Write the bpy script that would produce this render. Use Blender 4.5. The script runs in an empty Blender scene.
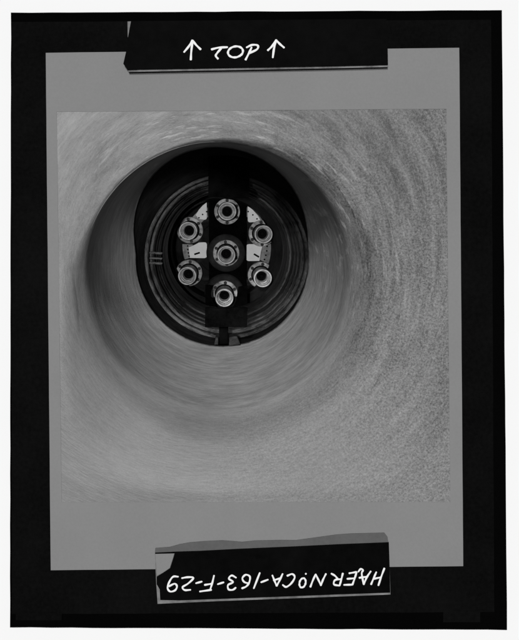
import bpy, bmesh, math, random
from mathutils import Vector, Matrix
random.seed(7)
sc = bpy.context.scene
R = math.radians

# ------------------------------------------------------------------ camera
D = 8.0                                   # camera stands 8 m from the face of the board
U = 0.01                                  # one photograph pixel at the board = 1 cm
cam_d = bpy.data.cameras.new('camera'); cam = bpy.data.objects.new('camera', cam_d)
sc.collection.objects.link(cam); sc.camera = cam
cam.location = (0, -D, 0); cam.rotation_euler = (R(90), 0, 0)
cam_d.sensor_fit = 'VERTICAL'; cam_d.sensor_height = 24
cam_d.lens = 24 * D / 6.40
cam_d.clip_end = 200

# bore axis (it climbs a little and leans left)
d_axis = Vector((-0.35, D, 1.04)).normalized()
zl = -d_axis
xl = Vector((0, 0, 1)).cross(zl).normalized()
yl = zl.cross(xl).normalized()
ROT = Matrix((xl, yl, zl)).transposed()    # columns = local axes

# ------------------------------------------------------------------ light
w = bpy.data.worlds.new('World'); sc.world = w; w.use_nodes = True
bg = w.node_tree.nodes['Background']
bg.inputs[0].default_value = (1, 1, 1, 1); bg.inputs[1].default_value = 0.045

def sun(name, src, energy, angle):
    l = bpy.data.lights.new(name, 'SUN'); l.energy = energy; l.angle = R(angle)
    o = bpy.data.objects.new(name, l); sc.collection.objects.link(o)
    o.rotation_euler = Vector(src).to_track_quat('Z', 'Y').to_euler()
    o.location = Vector(src) * 12
    return o
# src = direction towards the lamp
def tilt(az, off):
    return (zl * math.cos(R(off)) + (xl * math.cos(R(az)) + yl * math.sin(R(az))) * math.sin(R(off)))
sun('front_lamp', tilt(118, 15), 1.25, 5.0)
sl = bpy.data.lights.new('added_spot', 'SPOT'); sl.energy = 4000; sl.spot_size = R(12.6); sl.spot_blend = .3; sl.shadow_soft_size = .12
so = bpy.data.objects.new('added_spot', sl); sc.collection.objects.link(so)
so.location = (-.8, -D, .06)               # added spot beside the lens, brightening only the ports and rings
so.rotation_euler = (Vector(so.location) - Vector((-.70, 8.4, 1.22))).to_track_quat('Z', 'Y').to_euler()
sun('key_lamp', tilt(112, 32), 2.05, 8.0)

sc.view_settings.view_transform = 'Standard'; sc.view_settings.look = 'None'
sc.view_settings.exposure = 0; sc.view_settings.gamma = 1
sc.view_settings.use_curve_mapping = False

# ------------------------------------------------------------------ materials
def nt(name):
    m = bpy.data.materials.new(name); m.use_nodes = True
    n = m.node_tree; b = n.nodes['Principled BSDF']
    return m, n, b
def node(n, t, **k):
    x = n.nodes.new(t)
    for a, v in k.items(): setattr(x, a, v)
    return x
def g(v): return (v, v, v, 1)
def ramp(n, src, stops):
    r = node(n, 'ShaderNodeValToRGB')
    e = r.color_ramp.elements
    e[0].position, e[0].color = stops[0][0], g(stops[0][1])
    e[1].position, e[1].color = stops[-1][0], g(stops[-1][1])
    for p, v in stops[1:-1]:
        x = e.new(p); x.color = g(v)
    n.links.new(src, r.inputs[0]); return r.outputs[0]
def noise(n, vec, scale, detail=4, rough=.55):
    x = node(n, 'ShaderNodeTexNoise'); x.inputs['Scale'].default_value = scale
    x.inputs['Detail'].default_value = detail; x.inputs['Roughness'].default_value = rough
    n.links.new(vec, x.inputs['Vector']); return x.outputs['Fac']
def math_(n, op, a, b=None):
    x = node(n, 'ShaderNodeMath', operation=op)
    for i, v in enumerate((a, b)):
        if v is None: continue
        if isinstance(v, (int, float)): x.inputs[i].default_value = v
        else: n.links.new(v, x.inputs[i])
    return x.outputs[0]
def setspec(b, v):
    b.inputs['Specular IOR Level'].default_value = v

def paper(name, base, var=.02, rough=.85, spec=.15, scale=3, fine=60, bump=.03, dust=None):
    m, n, b = nt(name)
    tc = node(n, 'ShaderNodeTexCoord')
    a = noise(n, tc.outputs['Object'], scale, 5); f = noise(n, tc.outputs['Object'], fine, 3)
    s = math_(n, 'ADD', math_(n, 'MULTIPLY', a, .6), math_(n, 'MULTIPLY', f, .4))
    c = ramp(n, s, [(.3, base * (1 - var)), (.7, base * (1 + var))])
    if dust is not None:                   # sparse dust and lint lying on the sheet
        vo = node(n, 'ShaderNodeTexVoronoi'); vo.inputs['Scale'].default_value = 3.2; vo.inputs['Randomness'].default_value = 1
        wv = node(n, 'ShaderNodeMapping'); wv.inputs['Scale'].default_value = (1, 1, .45); wv.inputs['Rotation'].default_value = (0, .5, 0)
        n.links.new(tc.outputs['Object'], wv.inputs[0]); n.links.new(wv.outputs[0], vo.inputs['Vector'])
        sp_ = node(n, 'ShaderNodeSeparateColor'); n.links.new(vo.outputs['Color'], sp_.inputs[0])
        lim = math_(n, 'MULTIPLY', math_(n, 'POWER', sp_.outputs[0], 6), .045)
        hit = math_(n, 'LESS_THAN', vo.outputs['Distance'], lim)
        mx = node(n, 'ShaderNodeMix', data_type='RGBA'); n.links.new(hit, mx.inputs[0])
        n.links.new(c, mx.inputs[6]); mx.inputs[7].default_value = g(dust); c = mx.outputs[2]
    n.links.new(c, b.inputs['Base Color'])
    b.inputs['Roughness'].default_value = rough; setspec(b, spec)
    bp = node(n, 'ShaderNodeBump'); bp.inputs['Strength'].default_value = bump; bp.inputs['Distance'].default_value = .01
    n.links.new(f, bp.inputs['Height']); n.links.new(bp.outputs[0], b.inputs['Normal'])
    return m

M = {}
M['wall'] = paper('white_wall', .90, .006, .9, .05, 1.2)
M['card'] = paper('grey_card', .221, .06, .8, .1, 1.0, 40, dust=.16)
M['card_dark'] = paper('grey_torn_paper', .105, .12, .8, .1, 4, 30)
M['board'] = paper('black_board', .0042, .45, .9, 0, 1.2, 25, dust=.03)
M['board_edge'] = paper('black_board_darker', .0016, .2, .9, 0, 1.5, 25)
M['label'] = paper('black_label', .0024, .5, .6, .012, 2, 12, .1, dust=.03)
M['ink'] = paper('white_ink', .86, .05, .8, .1, 20, 90)
M['edge'] = paper('label_edge_paper', .17, .5, .8, .1, 3, 12)

def steel(name, lo, hi, rough=.55, spec=.3, streak=1.0, speck=1.0, bump=.3, metallic=0.0, scratch=0):
    """worn rolled steel: strokes run round the bore axis, speckle over it"""
    m, n, b = nt(name)
    tc = node(n, 'ShaderNodeTexCoord'); co = tc.outputs['Object']
    sep = node(n, 'ShaderNodeSeparateXYZ'); n.links.new(co, sep.inputs[0])
    x, y, z = sep.outputs
    r = math_(n, 'SQRT', math_(n, 'ADD', math_(n, 'MULTIPLY', x, x), math_(n, 'MULTIPLY', y, y)))
    cx = math_(n, 'MULTIPLY', math_(n, 'DIVIDE', x, r), 1.2); cy = math_(n, 'MULTIPLY', math_(n, 'DIVIDE', y, r), 1.2)
    comb = node(n, 'ShaderNodeCombineXYZ')
    rz = math_(n, 'ADD', math_(n, 'MULTIPLY', r, 3.6), math_(n, 'MULTIPLY', z, 4.2))
    n.links.new(cx, comb.inputs[0]); n.links.new(cy, comb.inputs[1]); n.links.new(rz, comb.inputs[2])
    st = noise(n, comb.outputs[0], 2.6, 9, .68)
    fine = noise(n, comb.outputs[0], 14, 5, .7)
    sp = noise(n, co, 48, 4, .8)
    big = noise(n, co, .8, 3, .5)
    # speckle is stronger over the right-hand side, where the plate is pitted
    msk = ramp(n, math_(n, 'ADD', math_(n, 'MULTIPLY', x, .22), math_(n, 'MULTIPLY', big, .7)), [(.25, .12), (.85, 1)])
    if scratch:
        sp = ramp(n, sp, [(.33, 0), (.50, .5), (.67, 1)])
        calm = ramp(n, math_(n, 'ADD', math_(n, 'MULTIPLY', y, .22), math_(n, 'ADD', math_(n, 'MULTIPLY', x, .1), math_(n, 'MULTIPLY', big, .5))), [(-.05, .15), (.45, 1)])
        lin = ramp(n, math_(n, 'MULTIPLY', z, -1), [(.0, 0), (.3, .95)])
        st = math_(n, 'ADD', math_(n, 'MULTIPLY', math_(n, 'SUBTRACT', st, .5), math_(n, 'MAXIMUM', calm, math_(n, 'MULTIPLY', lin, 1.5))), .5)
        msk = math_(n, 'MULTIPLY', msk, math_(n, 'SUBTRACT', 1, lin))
        speck = .44
    s1 = math_(n, 'MULTIPLY', math_(n, 'SUBTRACT', st, .5), (1.05 if scratch else 1.25) * streak)
    s2 = math_(n, 'MULTIPLY', math_(n, 'MULTIPLY', math_(n, 'SUBTRACT', sp, .5), 1.5 * speck), msk)
    s3 = math_(n, 'MULTIPLY', math_(n, 'SUBTRACT', fine, .5), .5 * streak)
    s4 = math_(n, 'MULTIPLY', math_(n, 'SUBTRACT', big, .5), .35)
    tot = math_(n, 'ADD', math_(n, 'ADD', math_(n, 'ADD', s1, s2), math_(n, 'ADD', s3, s4)), .5)
    if scratch:
        c2 = node(n, 'ShaderNodeCombineXYZ')
        n.links.new(math_(n, 'MULTIPLY', cx, 2.6), c2.inputs[0]); n.links.new(math_(n, 'MULTIPLY', cy, 2.6), c2.inputs[1])
        n.links.new(math_(n, 'MULTIPLY', r, 13.0), c2.inputs[2])
        sc_ = ramp(n, noise(n, c2.outputs[0], 2.2, 4, .6), [(.56, 0), (.70, 1)])
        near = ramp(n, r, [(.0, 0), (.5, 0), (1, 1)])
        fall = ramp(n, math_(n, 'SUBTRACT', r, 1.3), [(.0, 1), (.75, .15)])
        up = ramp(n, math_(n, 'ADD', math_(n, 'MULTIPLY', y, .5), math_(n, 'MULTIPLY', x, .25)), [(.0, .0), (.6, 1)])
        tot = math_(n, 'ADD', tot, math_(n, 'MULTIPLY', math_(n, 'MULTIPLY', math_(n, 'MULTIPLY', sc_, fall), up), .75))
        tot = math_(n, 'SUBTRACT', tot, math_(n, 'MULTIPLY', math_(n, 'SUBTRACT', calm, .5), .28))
        tot = math_(n, 'ADD', tot, ramp(n, math_(n, 'MULTIPLY', z, -1), [(.0, 0), (.12, .12), (.55, .42)]))  # deeper wall coloured lighter in place of light on the taper
    c = ramp(n, math_(n, 'MULTIPLY', tot, .6), [(.07, lo), (.3, (lo + hi) / 2), (.54, hi), (.95, hi * 1.75)])
    n.links.new(c, b.inputs['Base Color'])
    b.inputs['Roughness'].default_value = rough; setspec(b, spec)
    b.inputs['Metallic'].default_value = metallic
    bp = node(n, 'ShaderNodeBump'); bp.inputs['Strength'].default_value = bump; bp.inputs['Distance'].default_value = .03
    n.links.new(tot, bp.inputs['Height']); n.links.new(bp.outputs[0], b.inputs['Normal'])
    return m
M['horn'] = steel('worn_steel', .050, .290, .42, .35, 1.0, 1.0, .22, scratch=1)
M['barrel'] = steel('barrel_steel', .12, .50, .6, .12, 1.5, .5)
M['dark_shade'] = steel('dark_shade_steel', .002, .014, .6, .06, 1.4, .6)  # near-black throat steel; also painted shade at the widened hole top
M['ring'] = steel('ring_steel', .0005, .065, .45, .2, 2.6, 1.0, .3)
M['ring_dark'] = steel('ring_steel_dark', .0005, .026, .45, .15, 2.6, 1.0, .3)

def metal(name, lo, hi, rough=.4, spec=.5, metallic=.3, scale=7, bump=.15):
    m, n, b = nt(name)
    tc = node(n, 'ShaderNodeTexCoord')
    oi = node(n, 'ShaderNodeObjectInfo'); va = node(n, 'ShaderNodeVectorMath', operation='ADD')
    n.links.new(tc.outputs['Object'], va.inputs[0]); n.links.new(math_(n, 'MULTIPLY', oi.outputs['Random'], 37.0), va.inputs[1])
    a = noise(n, va.outputs[0], scale, 8, .7)
    c = ramp(n, a, [(.32, lo), (.66, hi)])
    n.links.new(c, b.inputs['Base Color'])
    b.inputs['Roughness'].default_value = rough; setspec(b, spec); b.inputs['Metallic'].default_value = metallic
    bp = node(n, 'ShaderNodeBump'); bp.inputs['Strength'].default_value = bump; bp.inputs['Distance'].default_value = .02
    n.links.new(a, bp.inputs['Height']); n.links.new(bp.outputs[0], b.inputs['Normal'])
    return m
M['flange'] = metal('flange_metal', .06, .62, .5, .25, 0, 6)
M['collar'] = metal('collar_metal', .16, .80, .45, .3, 0, 5)
M['liner'] = metal('liner_metal', .15, .7, .45, .4, 0, 10)
M['plate'] = metal('bright_plate', .84, .94, .6, .2, 0, 5)
M['rim'] = metal('rim_metal', .03, .15, .45, .4, .2, 10)
M['bolt'] = metal('bolt_black', .004, .03, .5, .2, 0, 30)
M['hole'] = metal('hole_black', .002, .004, .8, .05, 0, 10)
M['dark'] = metal('black_frame', .0003, .003, .8, .01, 0, 5)
M['boss'] = metal('dark_boss', .004, .028, .6, .08, 0, 4)

# ------------------------------------------------------------------ helpers
def link(name, me, mat=None, parent=None, smooth=False, ang=35):
    o = bpy.data.objects.new(name, me); sc.collection.objects.link(o)
    if mat is not None and not me.materials: me.materials.append(mat)
    if parent is not None: o.parent = parent
    if smooth:
        for p in me.polygons: p.use_smooth = True
        me.set_sharp_from_angle(angle=R(ang))
    return o
def from_bm(name, bm, mat, parent=None, smooth=False, ang=35):
    bmesh.ops.recalc_face_normals(bm, faces=bm.faces)
    me = bpy.data.meshes.new(name); bm.to_mesh(me); bm.free()
    return link(name, me, mat, parent, smooth, ang)
def tag(o, label=None, cat=None, group=None, kind=None):
    if label: o['label'] = label
    if cat: o['category'] = cat
    if group: o['group'] = group
    if kind: o['kind'] = kind
    return o
def empty(name, loc, rot=None):
    o = bpy.data.objects.new(name, None); sc.collection.objects.link(o)
    o.empty_display_size = .2
    mw = (rot.to_4x4() if rot else Matrix.Identity(4)); mw.translation = Vector(loc)
    o.matrix_world = mw
    return o
def P(px, py, s=D):                       # a point of the place at distance s, seen at that pixel
    k = U * s / D
    return Vector(((px - 259.5) * k, s - D, (320 - py) * k))
def XZ(px, py): return ((px - 259.5) * U, (320 - py) * U)

def frame_bm(outer, inner, y0, y1):
    """flat slab with an opening; y0 front, y1 back"""
    bm = bmesh.new(); n = len(outer)
    vs = {}
    for k, y in (('f', y0), ('b', y1)):
        vs['o' + k] = [bm.verts.new((XZ(*p)[0], y, XZ(*p)[1])) for p in outer]
        vs['i' + k] = [bm.verts.new((XZ(*p)[0], y, XZ(*p)[1])) for p in inner]
    for i in range(n):
        j = (i + 1) % n
        bm.faces.new((vs['of'][i], vs['of'][j], vs['if'][j], vs['if'][i]))
        bm.faces.new((vs['ob'][i], vs['ib'][i], vs['ib'][j], vs['ob'][j]))
        bm.faces.new((vs['of'][i], vs['ob'][i], vs['ob'][j], vs['of'][j]))
        bm.faces.new((vs['if'][i], vs['if'][j], vs['ib'][j], vs['ib'][i]))
    return bm
def slab_bm(poly, yf, yb):
    """prism of a pixel outline; yf may be a function of (px,py)"""
    bm = bmesh.new()
    f = yf if callable(yf) else (lambda a, b: yf)
    bk = yb if callable(yb) else (lambda a, b: yb)
    A = [bm.verts.new((XZ(*p)[0], f(*p), XZ(*p)[1])) for p in poly]
    B = [bm.verts.new((XZ(*p)[0], bk(*p), XZ(*p)[1])) for p in poly]
    bm.faces.new(A); bm.faces.new(list(reversed(B)))
    for i in range(len(A)):
        j = (i + 1) % len(A); bm.faces.new((A[i], B[i], B[j], A[j]))
    return bm
def lathe_bm(prof, seg=96, closed=False):
    """prof: (radius, z) about local Z"""
    bm = bmesh.new(); rows = []
    for r, z in prof:
        if r < 1e-6: rows.append([bm.verts.new((0, 0, z))])
        else: rows.append([bm.verts.new((r * math.cos(2 * math.pi * i / seg), r * math.sin(2 * math.pi * i / seg), z)) for i in range(seg)])
    pairs = list(zip(rows, rows[1:])) + ([(rows[-1], rows[0])] if closed else [])
    for a, b in pairs:
        for i in range(seg):
            j = (i + 1) % seg
            if len(a) == 1: bm.faces.new((a[0], b[j], b[i]))
            elif len(b) == 1: bm.faces.new((a[i], a[j], b[0]))
            else: bm.faces.new((a[i], a[j], b[j], b[i]))
    return bm
def prism_local(pts, z0, z1, bev=0):
    bm = bmesh.new()
    A = [bm.verts.new((x, y, z1)) for x, y in pts]; B = [bm.verts.new((x, y, z0)) for x, y in pts]
    bm.faces.new(A); bm.faces.new(list(reversed(B)))
    for i in range(len(A)):
        j = (i + 1) % len(A); bm.faces.new((A[i], B[i], B[j], A[j]))
    if bev: bmesh.ops.bevel(bm, geom=list(bm.edges), offset=bev, segments=2, affect='EDGES', profile=.5)
    return bm

# ================================================================== THE SETTING
print_q = [(57, 112), (446, 109), (450, 502), (62, 502)]
wall = tag(from_bm('wall', frame_bm([(-900, -900), (1400, -900), (1400, 1500), (-900, 1500)],
                                    [(40, 95), (462, 95), (466, 520), (44, 520)], .045, .25), M['wall']), kind='structure')
wall['label'] = 'plain white surface behind the black board'

# ------------------------------------------------------------------ black backing board
bb = empty('backing_board', P(259, 628)); tag(bb, 'large black backing board framing the grey card on the white surface', 'board')
def child_world(o, par):                  # keep world-space mesh coordinates under a placed Empty
    o.parent = par; o.matrix_parent_inverse = par.matrix_world.inverted(); return o
def jag(a, b, n, amp):
    out = []
    for i in range(n):
        t = i / n
        out.append((a[0] + (b[0] - a[0]) * t + random.uniform(-amp, amp), a[1] + (b[1] - a[1]) * t + random.uniform(-amp, amp)))
    return out
def quad_sub(q, n, amp=0.0):
    o = []
    for i in range(4): o += jag(q[i], q[(i + 1) % 4], n, amp)
    return o
N = 24
inner_open = quad_sub([(50, 104), (454, 101), (458, 510), (54, 510)], N)
bq = quad_sub([(11, 12.5), (502, 10), (507, 630), (10, 627.5)], N, .22)
child_world(from_bm('back_sheet', frame_bm(bq, inner_open, .004, .045), M['board_edge']), bb)
fq = quad_sub([(12, 22), (491, 20), (494, 612), (12, 614)], N, .15)
child_world(from_bm('front_sheet', frame_bm(fq, inner_open, -.004, .004), M['board']), bb)
for q in ([(16, 612), (62, 612), (62, 620), (16, 620)], [(440, 534), (494, 534), (494, 620), (440, 620)][:0] or [(443, 610), (480, 610), (480, 622), (443, 622)]):
    child_world(from_bm('tape_patch', slab_bm(q, -.006, .0035), M['board']), bb)

# ------------------------------------------------------------------ grey card
card_q = [(46, 53), (459, 48), (463, 566), (51, 570)]
card = from_bm('mount_card', frame_bm(quad_sub(card_q, N, .06), quad_sub(print_q, N, .12), -.0068, -.0045), M['card'])
tag(card, 'mid grey mounting card with a square opening on the black board', 'card')

# ================================================================== THE BORE
S0 = 8.13
centre = P(220, 281, S0)
bore = empty('steel_pipe', centre, ROT)
tag(bore, 'large worn steel pipe with flared mouth, seen down its inside towards seven ports', 'pipe')
INV = bore.matrix_world.inverted()
def L(px, py, s): return INV @ P(px, py, s)
def zs(s): return -(s - S0)

# flared mouth: from the square edge at the card in to the round lip
def quad_edge(theta):
    c = Vector((220.0, 281.0)); dv = Vector((math.cos(theta), -math.sin(theta))); best = 1e9
    for i in range(4):
        a = Vector(print_q[i]); b = Vector(print_q[(i + 1) % 4]); e = b - a
        den = dv.x * e.y - dv.y * e.x
        if abs(den) < 1e-9: continue
        q = a - c
        t = (q.x * e.y - q.y * e.x) / den; u = (q.x * dv.y - q.y * dv.x) / den
        if t > 0 and -1e-6 <= u <= 1 + 1e-6: best = min(best, t)
    return c + dv * best
angs = set(2 * math.pi * i / 360 for i in range(360))
for p in print_q:
    angs.add(math.atan2(-(p[1] - 281), p[0] - 220) % (2 * math.pi))
angs = sorted(angs)
Rlip = 1.382
LEN = []
for a in angs:
    e = quad_edge(a); q3 = INV @ P(e.x, e.y, D - .0042); LEN.append(math.hypot(q3.x, q3.y) - Rlip)
LZ = []
for a in angs:
    sw = sv = 0
    for b_, l in zip(angs, LEN):
        dd = abs((a - b_ + math.pi) % (2 * math.pi) - math.pi)
        if dd < .8: ww_ = math.exp(-(dd / .26) ** 2); sw += ww_; sv += ww_ * l
    LZ.append(sv / sw)
LZ = [min(z_ * .86, l) for z_, l in zip(LZ, LEN)]
FACE = INV @ P(259, 320, D - .0042); FN = (INV.to_3x3() @ Vector((0, -1, 0)))
def face_z(x, y): return FACE.z - (FN.x * (x - FACE.x) + FN.y * (y - FACE.y)) / FN.z
# one wall: square edge at the card -> flare -> lip -> taper -> far hole, widened at the top in place of wall shade.
# the lip is crisp at upper left and well rounded at lower right
HS = 10.0
HC = INV @ P(222.6, 261, HS); HR = .872 * HS / D
def hole_r(a):  # outline bulges upward so black throat stands in for wall shade
    dg = math.degrees((a - R(105) + math.pi) % (2 * math.pi) - math.pi)
    x_ = abs(dg) / (72 if dg > 0 else 98)
    return (.872 + (.258 * (1 - x_ ** 2) ** (1.45 if dg > 0 else 1.4) if x_ < 1 else 0)) * HS / D
def wall_path(ia, a):
    lip = Vector((Rlip * math.cos(a), Rlip * math.sin(a), 0))
    hr_ = hole_r(a); hole = Vector((HC.x + hr_ * math.cos(a), HC.y + hr_ * math.sin(a), HC.z))
    e = quad_edge(a); q3 = INV @ P(e.x, e.y, D - .0046)
    q3 = q3 + (q3 - lip).normalized() * .02
    pts = []
    NH, NF = 46, 70
    for k in range(NH):
        t = k / NH; p = hole.lerp(lip, t)
        pts.append(p)
    for k in range(NF + 1):
        t = k / NF; p = lip.lerp(q3, t)
        rr = math.hypot(p.x, p.y)
        u_ = max(0, min(1, (rr - Rlip) / LZ[ia]))
        p.z = face_z(p.x, p.y) * (1 - (1 - u_) ** 1.6)
        sg = (a + math.pi) % (2 * math.pi) - math.pi
        bead = math.exp(-((rr - 1.95 - .05 * math.sin(a * 3)) / .035) ** 2) * math.exp(-((sg - .30) / .55) ** 2)
        am = min(1, t * 4) * min(1, (1 - t) * 5)
        p.z -= .018 * bead * min(1, (1 - t) * 8)
        p.z += am * (.006 * math.sin(rr * 13 + .6 * math.sin(a * 2)) + .0012 * math.sin(rr * 29 + a * 1.5)) * (.4 + .6 * max(0, math.sin(a + .6)))
        pts.append(p)
    # round the lip with a moving average whose width follows the angle
    arc = [0]
    for p, q in zip(pts, pts[1:]): arc.append(arc[-1] + (q - p).length)
    c_ = .5 + .5 * math.cos(a - R(-50))
    lf = math.exp(-((((a - R(190) + math.pi) % (2 * math.pi)) - math.pi) / .35) ** 2)
    wd = .045 + .45 * c_ ** 1.3 + .11 * lf
    mid = arc[NH]
    out = []
    for i, p in enumerate(pts):
        h = min(wd, arc[i], arc[-1] - arc[i])
        h *= max(0, 1 - abs(arc[i] - mid) / (2.2 * wd)) ** .5 if abs(arc[i] - mid) < 2.2 * wd else 0
        if h < 1e-4: out.append(p); continue
        acc = Vector(); n_ = 17; j = 0
        for k in range(n_):
            s_ = arc[i] - h + 2 * h * k / (n_ - 1)
            while j < len(arc) - 2 and arc[j + 1] < s_: j += 1
            f = (s_ - arc[j]) / max(1e-9, arc[j + 1] - arc[j]); f = max(0, min(1, f))
            acc += pts[j].lerp(pts[j + 1], f)
        out.append(acc / n_)
    return out
cols = [wall_path(ia, a) for ia, a in enumerate(angs)]
bm = bmesh.new()
V = [[bm.verts.new(p) for p in c] for c in cols]
for i in range(len(V)):
    A, B = V[i], V[(i + 1) % len(V)]
    for k in range(len(A) - 1): bm.faces.new((A[k], B[k], B[k + 1], A[k + 1]))
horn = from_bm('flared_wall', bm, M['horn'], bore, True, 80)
def shifted(name, prof, seg, mat, *a):
    o = from_bm(name, lathe_bm(prof, seg), mat, bore, True, *a); o.location = (HC.x, HC.y, 0); return o
# bright machined edge at the far end of the taper, then the dark throat
rb, zb = HR, zs(HS) + HC.z - zs(HS)
def ring_c(s): 
    t = (s - 10.5) / 4.5; return INV @ P(227.0 - 2.0 * t, 257.6 - 7.2 * t, s)
RC0 = ring_c(10.5)
def egg_loft(name, rows_, mat):
    bm = bmesh.new(); R_ = []
    for dr, z_, f in rows_:            # f: 0 = hole outline, 1 = plain circle about the pipe axis
        rw_ = []
        for i in range(240):
            a = 2 * math.pi * i / 240; h = hole_r(a) + dr
            p = Vector((HC.x + h * math.cos(a), HC.y + h * math.sin(a), z_))
            q = Vector((RC0.x + 1.075 * math.cos(a), RC0.y + 1.075 * math.sin(a), z_))
            rw_.append(bm.verts.new(p.lerp(q, f)))
        R_.append(rw_)
    for A, B in zip(R_, R_[1:]):
        for i in range(240): j = (i + 1) % 240; bm.faces.new((A[i], A[j], B[j], B[i]))
    return from_bm(name, bm, mat, bore, True, 50)
egg_loft('hole_edge', [(0, zb, 0), (-.004, zb - .003, 0), (-.009, zb - .012, 0), (-.010, zb - .03, 0), (.02, zb - .035, 0)], M['rim'])
egg_loft('throat_lip', [(.02, zb - .036, 0), (.03, zb - .12, .0), (.02, zb - .25, .3), (0, zb - .42, .85), (0, RC0.z, 1), (0, RC0.z - .3, 1)], M['dark_shade'])  # dark throat; its top is black in place of the shaded pipe wall
bm = bmesh.new(); rw = []
for i in range(121):
    a = R(92 + 66 * i / 120); f = math.sin(math.pi * i / 120) ** .5
    rw.append([bm.verts.new(((Rlip + .004 + .007 * f * math.cos(q) ) * math.cos(a), (Rlip + .004 + .007 * f * math.cos(q)) * math.sin(a), .012 + .012 * f * math.sin(q) + .10 * 0)) for q in (R(45 * k) for k in range(8))])
for r0, r1 in zip(rw, rw[1:]):
    for k in range(8): bm.faces.new((r0[k], r0[(k + 1) % 8], r1[(k + 1) % 8], r1[k]))
from_bm('lip_bead', bm, M['horn'], bore, True, 80)
# dark throat behind the rings
from_bm('throat_wall', lathe_bm([(1.25, zs(11.2)), (1.30, zs(15.0)), (1.36, zs(15.9)), (1.02, zs(15.95)), (1.0, zs(16.1)), (1.0, zs(17.3)), (0, zs(17.3))], 200), M['dark_shade'], bore, True, 40)
# stepped rings
ring_px = [80.5, 78.4, 77.4, 73.6, 72.4, 70.5, 67, 66.0, 63.2, 61.0, 59.5]
ring_s = [10.5, 10.72, 10.80, 11.25, 11.33, 11.75, 12.4, 12.5, 13.2, 13.9, 14.8]
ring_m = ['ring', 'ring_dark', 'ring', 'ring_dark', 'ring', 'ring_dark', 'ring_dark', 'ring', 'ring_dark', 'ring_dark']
for k in range(10):
    s_, s2 = ring_s[k], ring_s[k + 1]
    c_ = ring_c(s_)
    ro = ring_px[k] * U * s_ / D + .03; ri = ring_px[k + 1] * U * s_ / D; r2 = ring_px[k + 1] * U * s2 / D + .025
    e_ = .012
    dz = -(s2 - s_)
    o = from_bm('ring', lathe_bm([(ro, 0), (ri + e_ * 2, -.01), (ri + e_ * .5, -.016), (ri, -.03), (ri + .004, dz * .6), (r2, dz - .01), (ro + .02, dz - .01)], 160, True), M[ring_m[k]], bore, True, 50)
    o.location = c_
# clamps on the left of the rings and a few weld tabs
def ring_pt(ang, r, s): return Vector((r * math.cos(ang), r * math.sin(ang), zs(s)))
for i, dy in enumerate((-.075, .0, .07)):
    q = L(156, 258 + dy * 70, 10.42)
    pts = [(-.09, -.013), (.08, -.022), (.09, .006), (-.08, .016)]
    o = from_bm('clip', prism_local(pts, -.03, .03, .008), M['ring'] if i != 1 else M['bolt'], bore)
    o.location = q

# ------------------------------------------------------------------ end plate
def local_obj(root_inv, fn): pass
SP = 16.45
plate_c = P(224, 248.5, SP)
ep = empty('end_plate', plate_c, ROT)
tag(ep, 'round black end plate deep in the pipe carrying four bright corner pieces', 'plate')
EI = ep.matrix_world.inverted()
def E2(px, py, s=SP):
    q = EI @ P(px, py, s); return (q.x, q.y)
KP = U * SP / D
from_bm('disc', lathe_bm([(0, 0), (.55, 0), (.56, -.03), (.99, -.03), (.995, -.05), (.995, -.30), (0, -.30)], 128), M['dark_shade'], ep, True)
def arc_seg(cx, cy, r0, r1, a0, a1, n=14):
    o = [(cx + r1 * math.cos(R(a0 + (a1 - a0) * i / n)), cy - r1 * math.sin(R(a0 + (a1 - a0) * i / n))) for i in range(n + 1)]
    o += [(cx + r0 * math.cos(R(a1 - (a1 - a0) * i / n)), cy - r0 * math.sin(R(a1 - (a1 - a0) * i / n))) for i in range(n + 1)]
    return o
def px_prism(name, pts, z0, z1, mat, par, bev=0):
    return from_bm(name, prism_local([E2(*p) for p in pts], z0, z1, bev), mat, par)
# four bright pieces (pixel outlines at the plate)
def rnd(pts, rad, which):
    out = []
    n = len(pts)
    for i, p in enumerate(pts):
        if i in which:
            a = Vector(pts[i - 1]); b = Vector(p); c = Vector(pts[(i + 1) % n])
            u = (a - b).normalized() * rad; v = (c - b).normalized() * rad
            for k in range(5):
                t = k / 4
                out.append(tuple((b + u) * (1 - t) ** 2 + b * 2 * t * (1 - t) + (b + v) * t * t))
        else: out.append(p)
    return out
bright = [
    rnd([(207, 202.5), (207, 220), (199, 219), (196, 215), (199, 210), (203, 205.5)], 2.6, [1]),
    rnd([(188.8, 247.2), (195, 245), (199, 242.3), (207, 242), (207, 258), (190, 257.8)], 2.6, [3, 4]),
    rnd([(247.6, 206.5), (251, 208), (258, 216), (261, 221.5), (247.6, 222.5)], 2.6, [4]),
    rnd([(246.2, 244), (263, 244), (260.5, 252), (259.5, 261), (246.2, 261)], 2.6, [0, 4]),
]
for pts in bright: px_prism('corner_piece', pts, -.02, .075, M['plate'], ep, .006)
for a in ((30, 63), (118, 146), (178, 198), (-24, 2)):
    o = px_prism('rim_segment', arc_seg(227.5, 245.5, 34.5, 44.8, a[0], a[1]), -.02, .045, M['rim'], ep, 0)
    k = 0
    for q in range(4):
        aa = a[0] + (a[1] - a[0]) * (q + .5) / 4
        px_, py_ = 227.5 + 39.6 * math.cos(R(aa)), 245.5 - 39.6 * math.sin(R(aa))
        x, y = E2(px_, py_)
        h = from_bm('rivet_hole', lathe_bm([(0, .082), (.016, .082), (.018, .04), (0, .04)], 12), M['hole'], ep); h.location = (x, y, 0)
for (x0, y0, x1, y1) in ((194.5, 254.2, 200, 252.4), (253.8, 253.9, 259, 257)):
    dv = Vector((x1 - x0, y1 - y0)).normalized(); nv = Vector((-dv.y, dv.x)) * .85
    px_prism('slot', [(x0 + nv.x, y0 + nv.y), (x1 + nv.x, y1 + nv.y), (x1 - nv.x, y1 - nv.y), (x0 - nv.x, y0 - nv.y)], .05, .079, M['hole'], ep)
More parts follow.
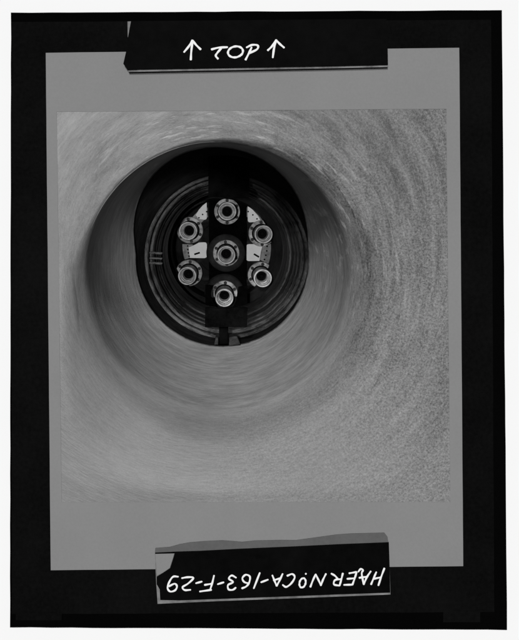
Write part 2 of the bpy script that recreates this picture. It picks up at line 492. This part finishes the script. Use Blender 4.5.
# curved dark bosses showing faintly between the ports
for cx, cy, rr in ((207, 232, 15), (207, 268, 14), (247, 232, 14), (246, 270, 14), (226, 232, 11), (226, 274, 11)):
    x, y = E2(cx, cy)
    r_ = rr * KP
    o = from_bm('boss', lathe_bm([(r_ * .55, -.02), (r_ * .6, .012), (r_ * .8, .03), (r_ * .96, .018), (r_, -.02)], 48), M['boss'], ep, True, 60); o.location = (x, y, -.002)

# ------------------------------------------------------------------ black cross frame
fr = empty('support_frame', P(227, 262, 16.3), ROT)
tag(fr, 'black upright frame crossing the pipe behind the middle column of ports', 'frame')
FI = fr.matrix_world.inverted()
def slab_s(name, pts, s0, s1, mat, par, inv, bev=.01):
    """outline given at distance s0, extruded back along the bore to s1"""
    v = [inv @ P(p[0], p[1], s0) for p in pts]
    zf = sum(a.z for a in v) / len(v)
    return from_bm(name, prism_local([(a.x, a.y) for a in v], zf - (s1 - s0), zf, bev), mat, par)
bm = bmesh.new(); fr_, bk_ = [], []
for (y_, s_) in ((149, 10.08), (165, 10.085), (179, 10.09), (197, 10.095)):
    a_ = [FI @ P(x_, y_, s_) for x_ in (208.3, 249.4)]
    fr_.append([bm.verts.new(p) for p in a_]); bk_.append([bm.verts.new(p + Vector((0, 0, -.09))) for p in a_])
for k in range(3):
    bm.faces.new((fr_[k][0], fr_[k][1], fr_[k + 1][1], fr_[k + 1][0])); bm.faces.new((bk_[k][0], bk_[k + 1][0], bk_[k + 1][1], bk_[k][1]))
    for c in (0, 1): bm.faces.new((fr_[k][c], fr_[k + 1][c], bk_[k + 1][c], bk_[k][c]))
for k in (0, 3): bm.faces.new((fr_[k][0], fr_[k][1], bk_[k][1], bk_[k][0]))
from_bm('upper_beam', bm, M['dark'], fr)
slab_s('lower_beam', [(205.2, 308), (210, 307.2), (216, 308.2), (223.6, 309), (231, 308.2), (237, 307.2), (247.5, 308), (247, 327.5), (205, 327.5)], 10.08, 10.16, M['dark'], fr, FI, .006)
slab_s('side_plate', [(205.4, 285), (210.2, 285), (210.6, 297), (213.5, 303), (217, 309.5), (205.4, 309.5)], 15.0, 15.1, M['dark'], fr, FI, .004)
slab_s('side_plate', [(238.4, 287), (247.3, 285), (247.3, 309.5), (242, 309.5), (232, 309.5), (236, 302.5)], 15.0, 15.1, M['dark'], fr, FI, .004)
slab_s('back_panel', [(209, 196), (246.5, 196), (246.5, 311), (209, 311)], 16.30, 16.42, M['dark'], fr, FI)
for px_, py_ in ((227.1, 211.5), (226.2, 253.0), (224.4, 293.6)):
    q = FI @ P(px_, py_, 16.30)
    b_ = from_bm('boss', lathe_bm([(.20, .012), (.30, .016), (.36, .012), (.40, -.004), (.405, -.02)], 48), M['boss'], fr, True, 60); b_.location = q
slab_s('foot_post', [(219, 328), (228.3, 328), (228.3, 344.5), (219, 344.5)], 10.2, 10.4, M['dark'], fr, FI)
slab_s('foot_block', [(229, 337), (237, 336), (241, 345.5), (228.8, 346)], 10.12, 10.35, M['ring_dark'], fr, FI)
slab_s('foot_block', [(215.8, 337), (218.4, 337), (218.4, 345), (214, 345)], 10.12, 10.35, M['ring_dark'], fr, FI)

# ------------------------------------------------------------------ seven ports
def make_port():
    root = empty('nozzle', (0, 0, 0), ROT)
    from_bm('flange', lathe_bm([(.150, .0), (.150, .055), (.255, .055), (.266, .044), (.266, -.03), (.150, -.03)], 72, True), M['flange'], root, True, 40)
    # black ring painting the shade between the flange and the collar
    from_bm('recess_shade', lathe_bm([(.10, .057), (.196, .057), (.198, .052), (.198, .03), (.10, .03)], 64, True), M['hole'], root, True)
    from_bm('collar', lathe_bm([(.135, .02), (.168, .02), (.170, .70), (.176, .74), (.176, .86), (.168, .875), (.150, .875), (.143, .86), (.140, .60), (.135, .30)], 72, True), M['collar'], root, True, 35)
    ln = from_bm('liner', lathe_bm([(.1405, .70), (.126, .69), (.124, .62), (.130, .61), (.130, .54), (.108, .53), (.106, .42), (.098, .40), (.096, .10), (.139, .05)], 64), M['liner'], root, True, 35)
    pl = from_bm('plug', lathe_bm([(0, .30), (.03, .30), (.045, .27), (.0955, .25), (.0955, .2), (0, .2)], 40), M['hole'], root, True, 35)
    pl.location = (0, 0, .0)
    bolt_me = None
    for k in range(6):
        a = R(90 + 60 * k)
        if bolt_me is None:
            bmx = lathe_bm([(0, .012), (.012, .012), (.017, .022), (.030, .022), (.033, .016), (.033, -.005), (0, -.005)], 12)
            b = from_bm('bolt', bmx, M['bolt'], root); bolt_me = b.data
        else: b = link('bolt', bolt_me, None, root)
        b.location = (.224 * math.cos(a), .224 * math.sin(a), .058)
    return root
def copy_thing(src):
    r = src.copy(); sc.collection.objects.link(r)
    for c in src.children:
        k = c.copy(); sc.collection.objects.link(k); k.parent = r
    return r
ports = [(227.1, 211.5, 'top port of the seven, above the centre port, ringed flange against the black frame'),
         (226.2, 253.0, 'centre port of the seven, with the other six around it'),
         (224.4, 293.6, 'bottom port of the seven, lowest one on the black frame'),
         (190.0, 230.2, 'upper left port, between the two bright corner pieces on the left'),
         (189.2, 272.8, 'lower left port, just under the bright square piece on the left'),
         (261.5, 233.4, 'upper right port, between the two bright corner pieces on the right'),
         (260.8, 275.0, 'lower right port, just under the bright square piece on the right')]
first = make_port()
for i, (px, py, lab) in enumerate(ports):
    o = first if i == 0 else copy_thing(first)
    m = ROT.to_4x4() @ Matrix.Rotation(R((0, 4, -5, 8, -6, 3, -9)[i]), 4, 'Z'); m.translation = P(px, py, 16.24)
    o.matrix_world = m
    tag(o, lab, 'nozzle', 'flanged ports at the end of the pipe')

# ================================================================== LABELS
def ribbon(parent, name, strokes, yfun, w=1.05):
    """hand drawn strokes: rounded raised ribbons, widths uneven as from a pen"""
    bm = bmesh.new()
    for st in strokes:
        # Catmull-Rom resample
        pts = [Vector(p) for p in st]; res = []
        if len(pts) == 2: res = [pts[0].lerp(pts[1], t / 6) for t in range(7)]
        else:
            q = [pts[0] * 2 - pts[1]] + pts + [pts[-1] * 2 - pts[-2]]
            for i in range(1, len(q) - 2):
                for k in range(5):
                    t = k / 5; a, b, c, d = q[i - 1], q[i], q[i + 1], q[i + 2]
                    res.append(.5 * ((2 * b) + (c - a) * t + (2 * a - 5 * b + 4 * c - d) * t * t + (3 * b - a - 3 * c + d) * t ** 3))
            res.append(pts[-1])
        n = len(res); Lr = []; Rr = []; Tp = []
        ph = random.uniform(0, 6)
        # end caps
        d0 = (res[0] - res[1]).normalized(); d1 = (res[-1] - res[-2]).normalized()
        res = [res[0] + d0 * w * .6] + res + [res[-1] + d1 * w * .6]; n = len(res)
        for i, p in enumerate(res):
            tdir = (res[min(i + 1, n - 1)] - res[max(i - 1, 0)])
            if tdir.length < 1e-6: tdir = Vector((1, 0))
            tdir.normalize(); nv = Vector((-tdir.y, tdir.x))
            ww = w * (1 + .13 * math.sin(i * .9 + ph)) * (.45 if i in (0, n - 1) else 1)
            for lst, off, dy in ((Lr, -ww, 0), (Tp, 0, -.0025), (Rr, ww, 0)):
                q2 = p + nv * off; x, z = XZ(q2.x, q2.y)
                lst.append(bm.verts.new((x, yfun(q2.x, q2.y) - .0012 + dy, z)))
        for i in range(n - 1):
            bm.faces.new((Lr[i], Lr[i + 1], Tp[i + 1], Tp[i])); bm.faces.new((Tp[i], Tp[i + 1], Rr[i + 1], Rr[i]))
    o = from_bm(name, bm, M['ink']); child_world(o, parent); return o
def circ(cx, cy, rx, ry, rot=0, a0=60, n=12):
    o = []
    for i in range(n + 1):
        a = R(a0 + 372 * i / n); x, y = rx * math.cos(a), ry * math.sin(a)
        o.append((cx + x * math.cos(R(rot)) - y * math.sin(R(rot)), cy + x * math.sin(R(rot)) + y * math.cos(R(rot))))
    return o
def Z(o, s, pts): return [(o[0] + x / s, o[1] + y / s) for x, y in pts]

# top label
tl = empty('top_label', P(257, 72)); tag(tl, 'black label strip with white handwritten TOP between two up arrows', 'label')
def ytop(px, py): return -.030 - .028 * (py - 20) / 50
strip = [(131.5, 22.3), (180, 21.8), (250, 21.2), (320, 20.6), (386, 20.2), (386.8, 45), (387, 66.5), (330, 67.8), (260, 69), (190, 70.3), (140, 71.2), (128.5, 71.6), (124.3, 65.5), (127.2, 52), (128.8, 38)]
bm = slab_bm(strip, ytop, lambda a, b: ytop(a, b) + .012)
child_world(from_bm('strip', bm, M['label']), tl)
child_world(from_bm('paper_edge', slab_bm([(129, 70.4), (190, 69.5), (260, 68.4), (330, 67), (387, 65.8), (387, 68.4), (330, 69.7), (260, 71), (190, 72.2), (129, 73.4)],
            lambda a, b: ytop(a, b) + .0125, lambda a, b: ytop(a, b) + .020), M['edge']), tl)
child_world(from_bm('paper_sliver', slab_bm([(128, 22.4), (131.8, 22.2), (129.2, 38), (128.2, 38)], -.024, -.0165), M['edge']), tl)
child_world(from_bm('paper_backing', slab_bm([(133, 24), (384, 22), (385, 64), (131, 67)], -.021, -.0165), M['edge']), tl)
o3, s3 = (170, 25), 3.992
glyphs = [('arrow', [[(85, 146), (87, 110), (92, 68)], [(58, 115), (78, 90), (91, 67)], [(91, 67), (106, 86), (124, 104)]]),
          ('letter', [[(167, 104), (195, 97), (230, 95)], [(206, 99), (190, 118), (184, 130), (193, 142)]]),
          ('letter', [circ(262, 114, 30, 22, -12)]),
          ('letter', [[(326, 96), (316, 118), (302, 146)], [(306, 96), (328, 86), (350, 88), (348, 103), (318, 119)]]),
          ('arrow', [[(410, 137), (415, 100), (424, 66)], [(390, 108), (408, 90), (423, 66)], [(423, 66), (438, 82), (455, 97)]])]
for nm, st in glyphs: ribbon(tl, nm, [Z(o3, s3, a) for a in st], ytop, 1.0)

# bottom label
bl = empty('catalogue_label', P(272, 603)); tag(bl, 'black label strip with upside-down white handwriting HAER No CA-163-F-29', 'label')
ybot = lambda a, b: -.040
def ytilt(a, b): return -.0345 - .006 * (b - 540) / 60
child_world(from_bm('paper_backing', slab_bm([(155.2, 552), (200, 550.2), (300, 545.6), (388.3, 541.6), (389, 565), (390, 593.5), (300, 597), (220, 600), (158, 602.8), (156.5, 580)], -.030, -.0165), M['edge']), bl)
child_world(from_bm('strip', slab_bm([(155.6, 551.7), (178, 550.6), (200, 549.9), (240, 547.8), (300, 545.2), (340, 543.2), (388.2, 541.3), (388.8, 560), (389.5, 591.3), (340, 593), (300, 594.6), (230, 597.2), (180, 599), (160.8, 598.6), (160.5, 594), (160.2, 588), (157.2, 583), (157.2, 575.5), (163, 572), (170.5, 567), (174, 556), (175, 552.3), (155.6, 552.8)],
            ytilt, lambda a, b: ytilt(a, b) + .0035), M['label']), bl)
child_world(from_bm('torn_corner', slab_bm([(156, 553), (174.5, 552.6), (173.5, 556.5), (170, 567), (163, 571.8), (157.4, 574.5)], -.0325, -.0302), M['card']), bl)
child_world(from_bm('torn_paper', slab_bm([(155.2, 552.5), (155.6, 547.5), (170, 546.4), (180, 543.6), (190, 541.8), (205, 540.6), (222, 539.8), (233, 540.6), (242, 541.4), (255, 540), (280, 539.5), (296, 539.6), (315, 537), (335, 534.2), (350, 533), (384, 532.2), (387, 536), (388.4, 544), (300, 548), (200, 553)], -.0225, -.0162), M['card_dark']), bl)
o1, s1 = (150, 535), 4.152
o2, s2 = (265, 535), 3.992
g1 = [('digit', [[(119, 168), (98, 168), (83, 188), (75, 214), (86, 229), (106, 224), (114, 208), (104, 197), (80, 208)]]),
      ('digit', [[(134, 174), (158, 170), (182, 173), (160, 196), (137, 211), (146, 223), (170, 222)]]),
      ('dash', [[(192, 195), (217, 188)]]),
      ('letter', [[(267, 163), (259, 196), (250, 224)], [(208, 229), (256, 222)], [(228, 202), (257, 197)]]),
      ('dash', [[(282, 199), (307, 191)]]),
      ('digit', [[(358, 172), (340, 163), (328, 176), (346, 190), (325, 202), (327, 220), (344, 222), (357, 213)]]),
      ('digit', [[(412, 196), (392, 190), (384, 174), (398, 160), (415, 168), (412, 192), (400, 208), (382, 216)], ][:1]),
      ('digit', [[(456, 152), (431, 216)]]),
      ('dash', [[(461, 191), (490, 180)]])]
g2 = [('letter', [[(29, 156), (38, 178), (46, 198)], [(46, 198), (58, 176), (70, 150)], [(34, 176), (60, 168)]]),
      ('letter', [[(88, 158), (108, 151), (118, 164), (104, 188), (84, 202), (70, 194)]]),
      ('letter', [circ(149, 186, 12, 19, 15)]),
      ('dot', [[(161, 149), (163, 151)]]),
      ('letter', [[(180, 202), (190, 176), (201, 152)], [(201, 152), (212, 174), (222, 196)], [(222, 196), (230, 174), (242, 150)]]),
      ('letter', [[(309, 148), (303, 172), (296, 197)], [(296, 197), (274, 192), (278, 175), (303, 171)], [(290, 172), (278, 158), (263, 149)]]),
      ('letter', [[(364, 143), (356, 168), (347, 193)], [(347, 193), (313, 194)], [(354, 168), (326, 170)], [(363, 143), (334, 148)]]),
      ('letter', [[(370, 142), (380, 131), (389, 136), (384, 150), (392, 192)], [(392, 192), (404, 164), (420, 140)], [(374, 166), (408, 161)]]),
      ('letter', [[(421, 192), (432, 166), (442, 143)], [(450, 196), (462, 160), (474, 128)], [(431, 170), (460, 164)]])]
for nm, st in g1: ribbon(bl, nm, [Z(o1, s1, a) for a in st], ytilt, .88)
for nm, st in g2: ribbon(bl, nm, [Z(o2, s2, a) for a in st], ytilt, .88)
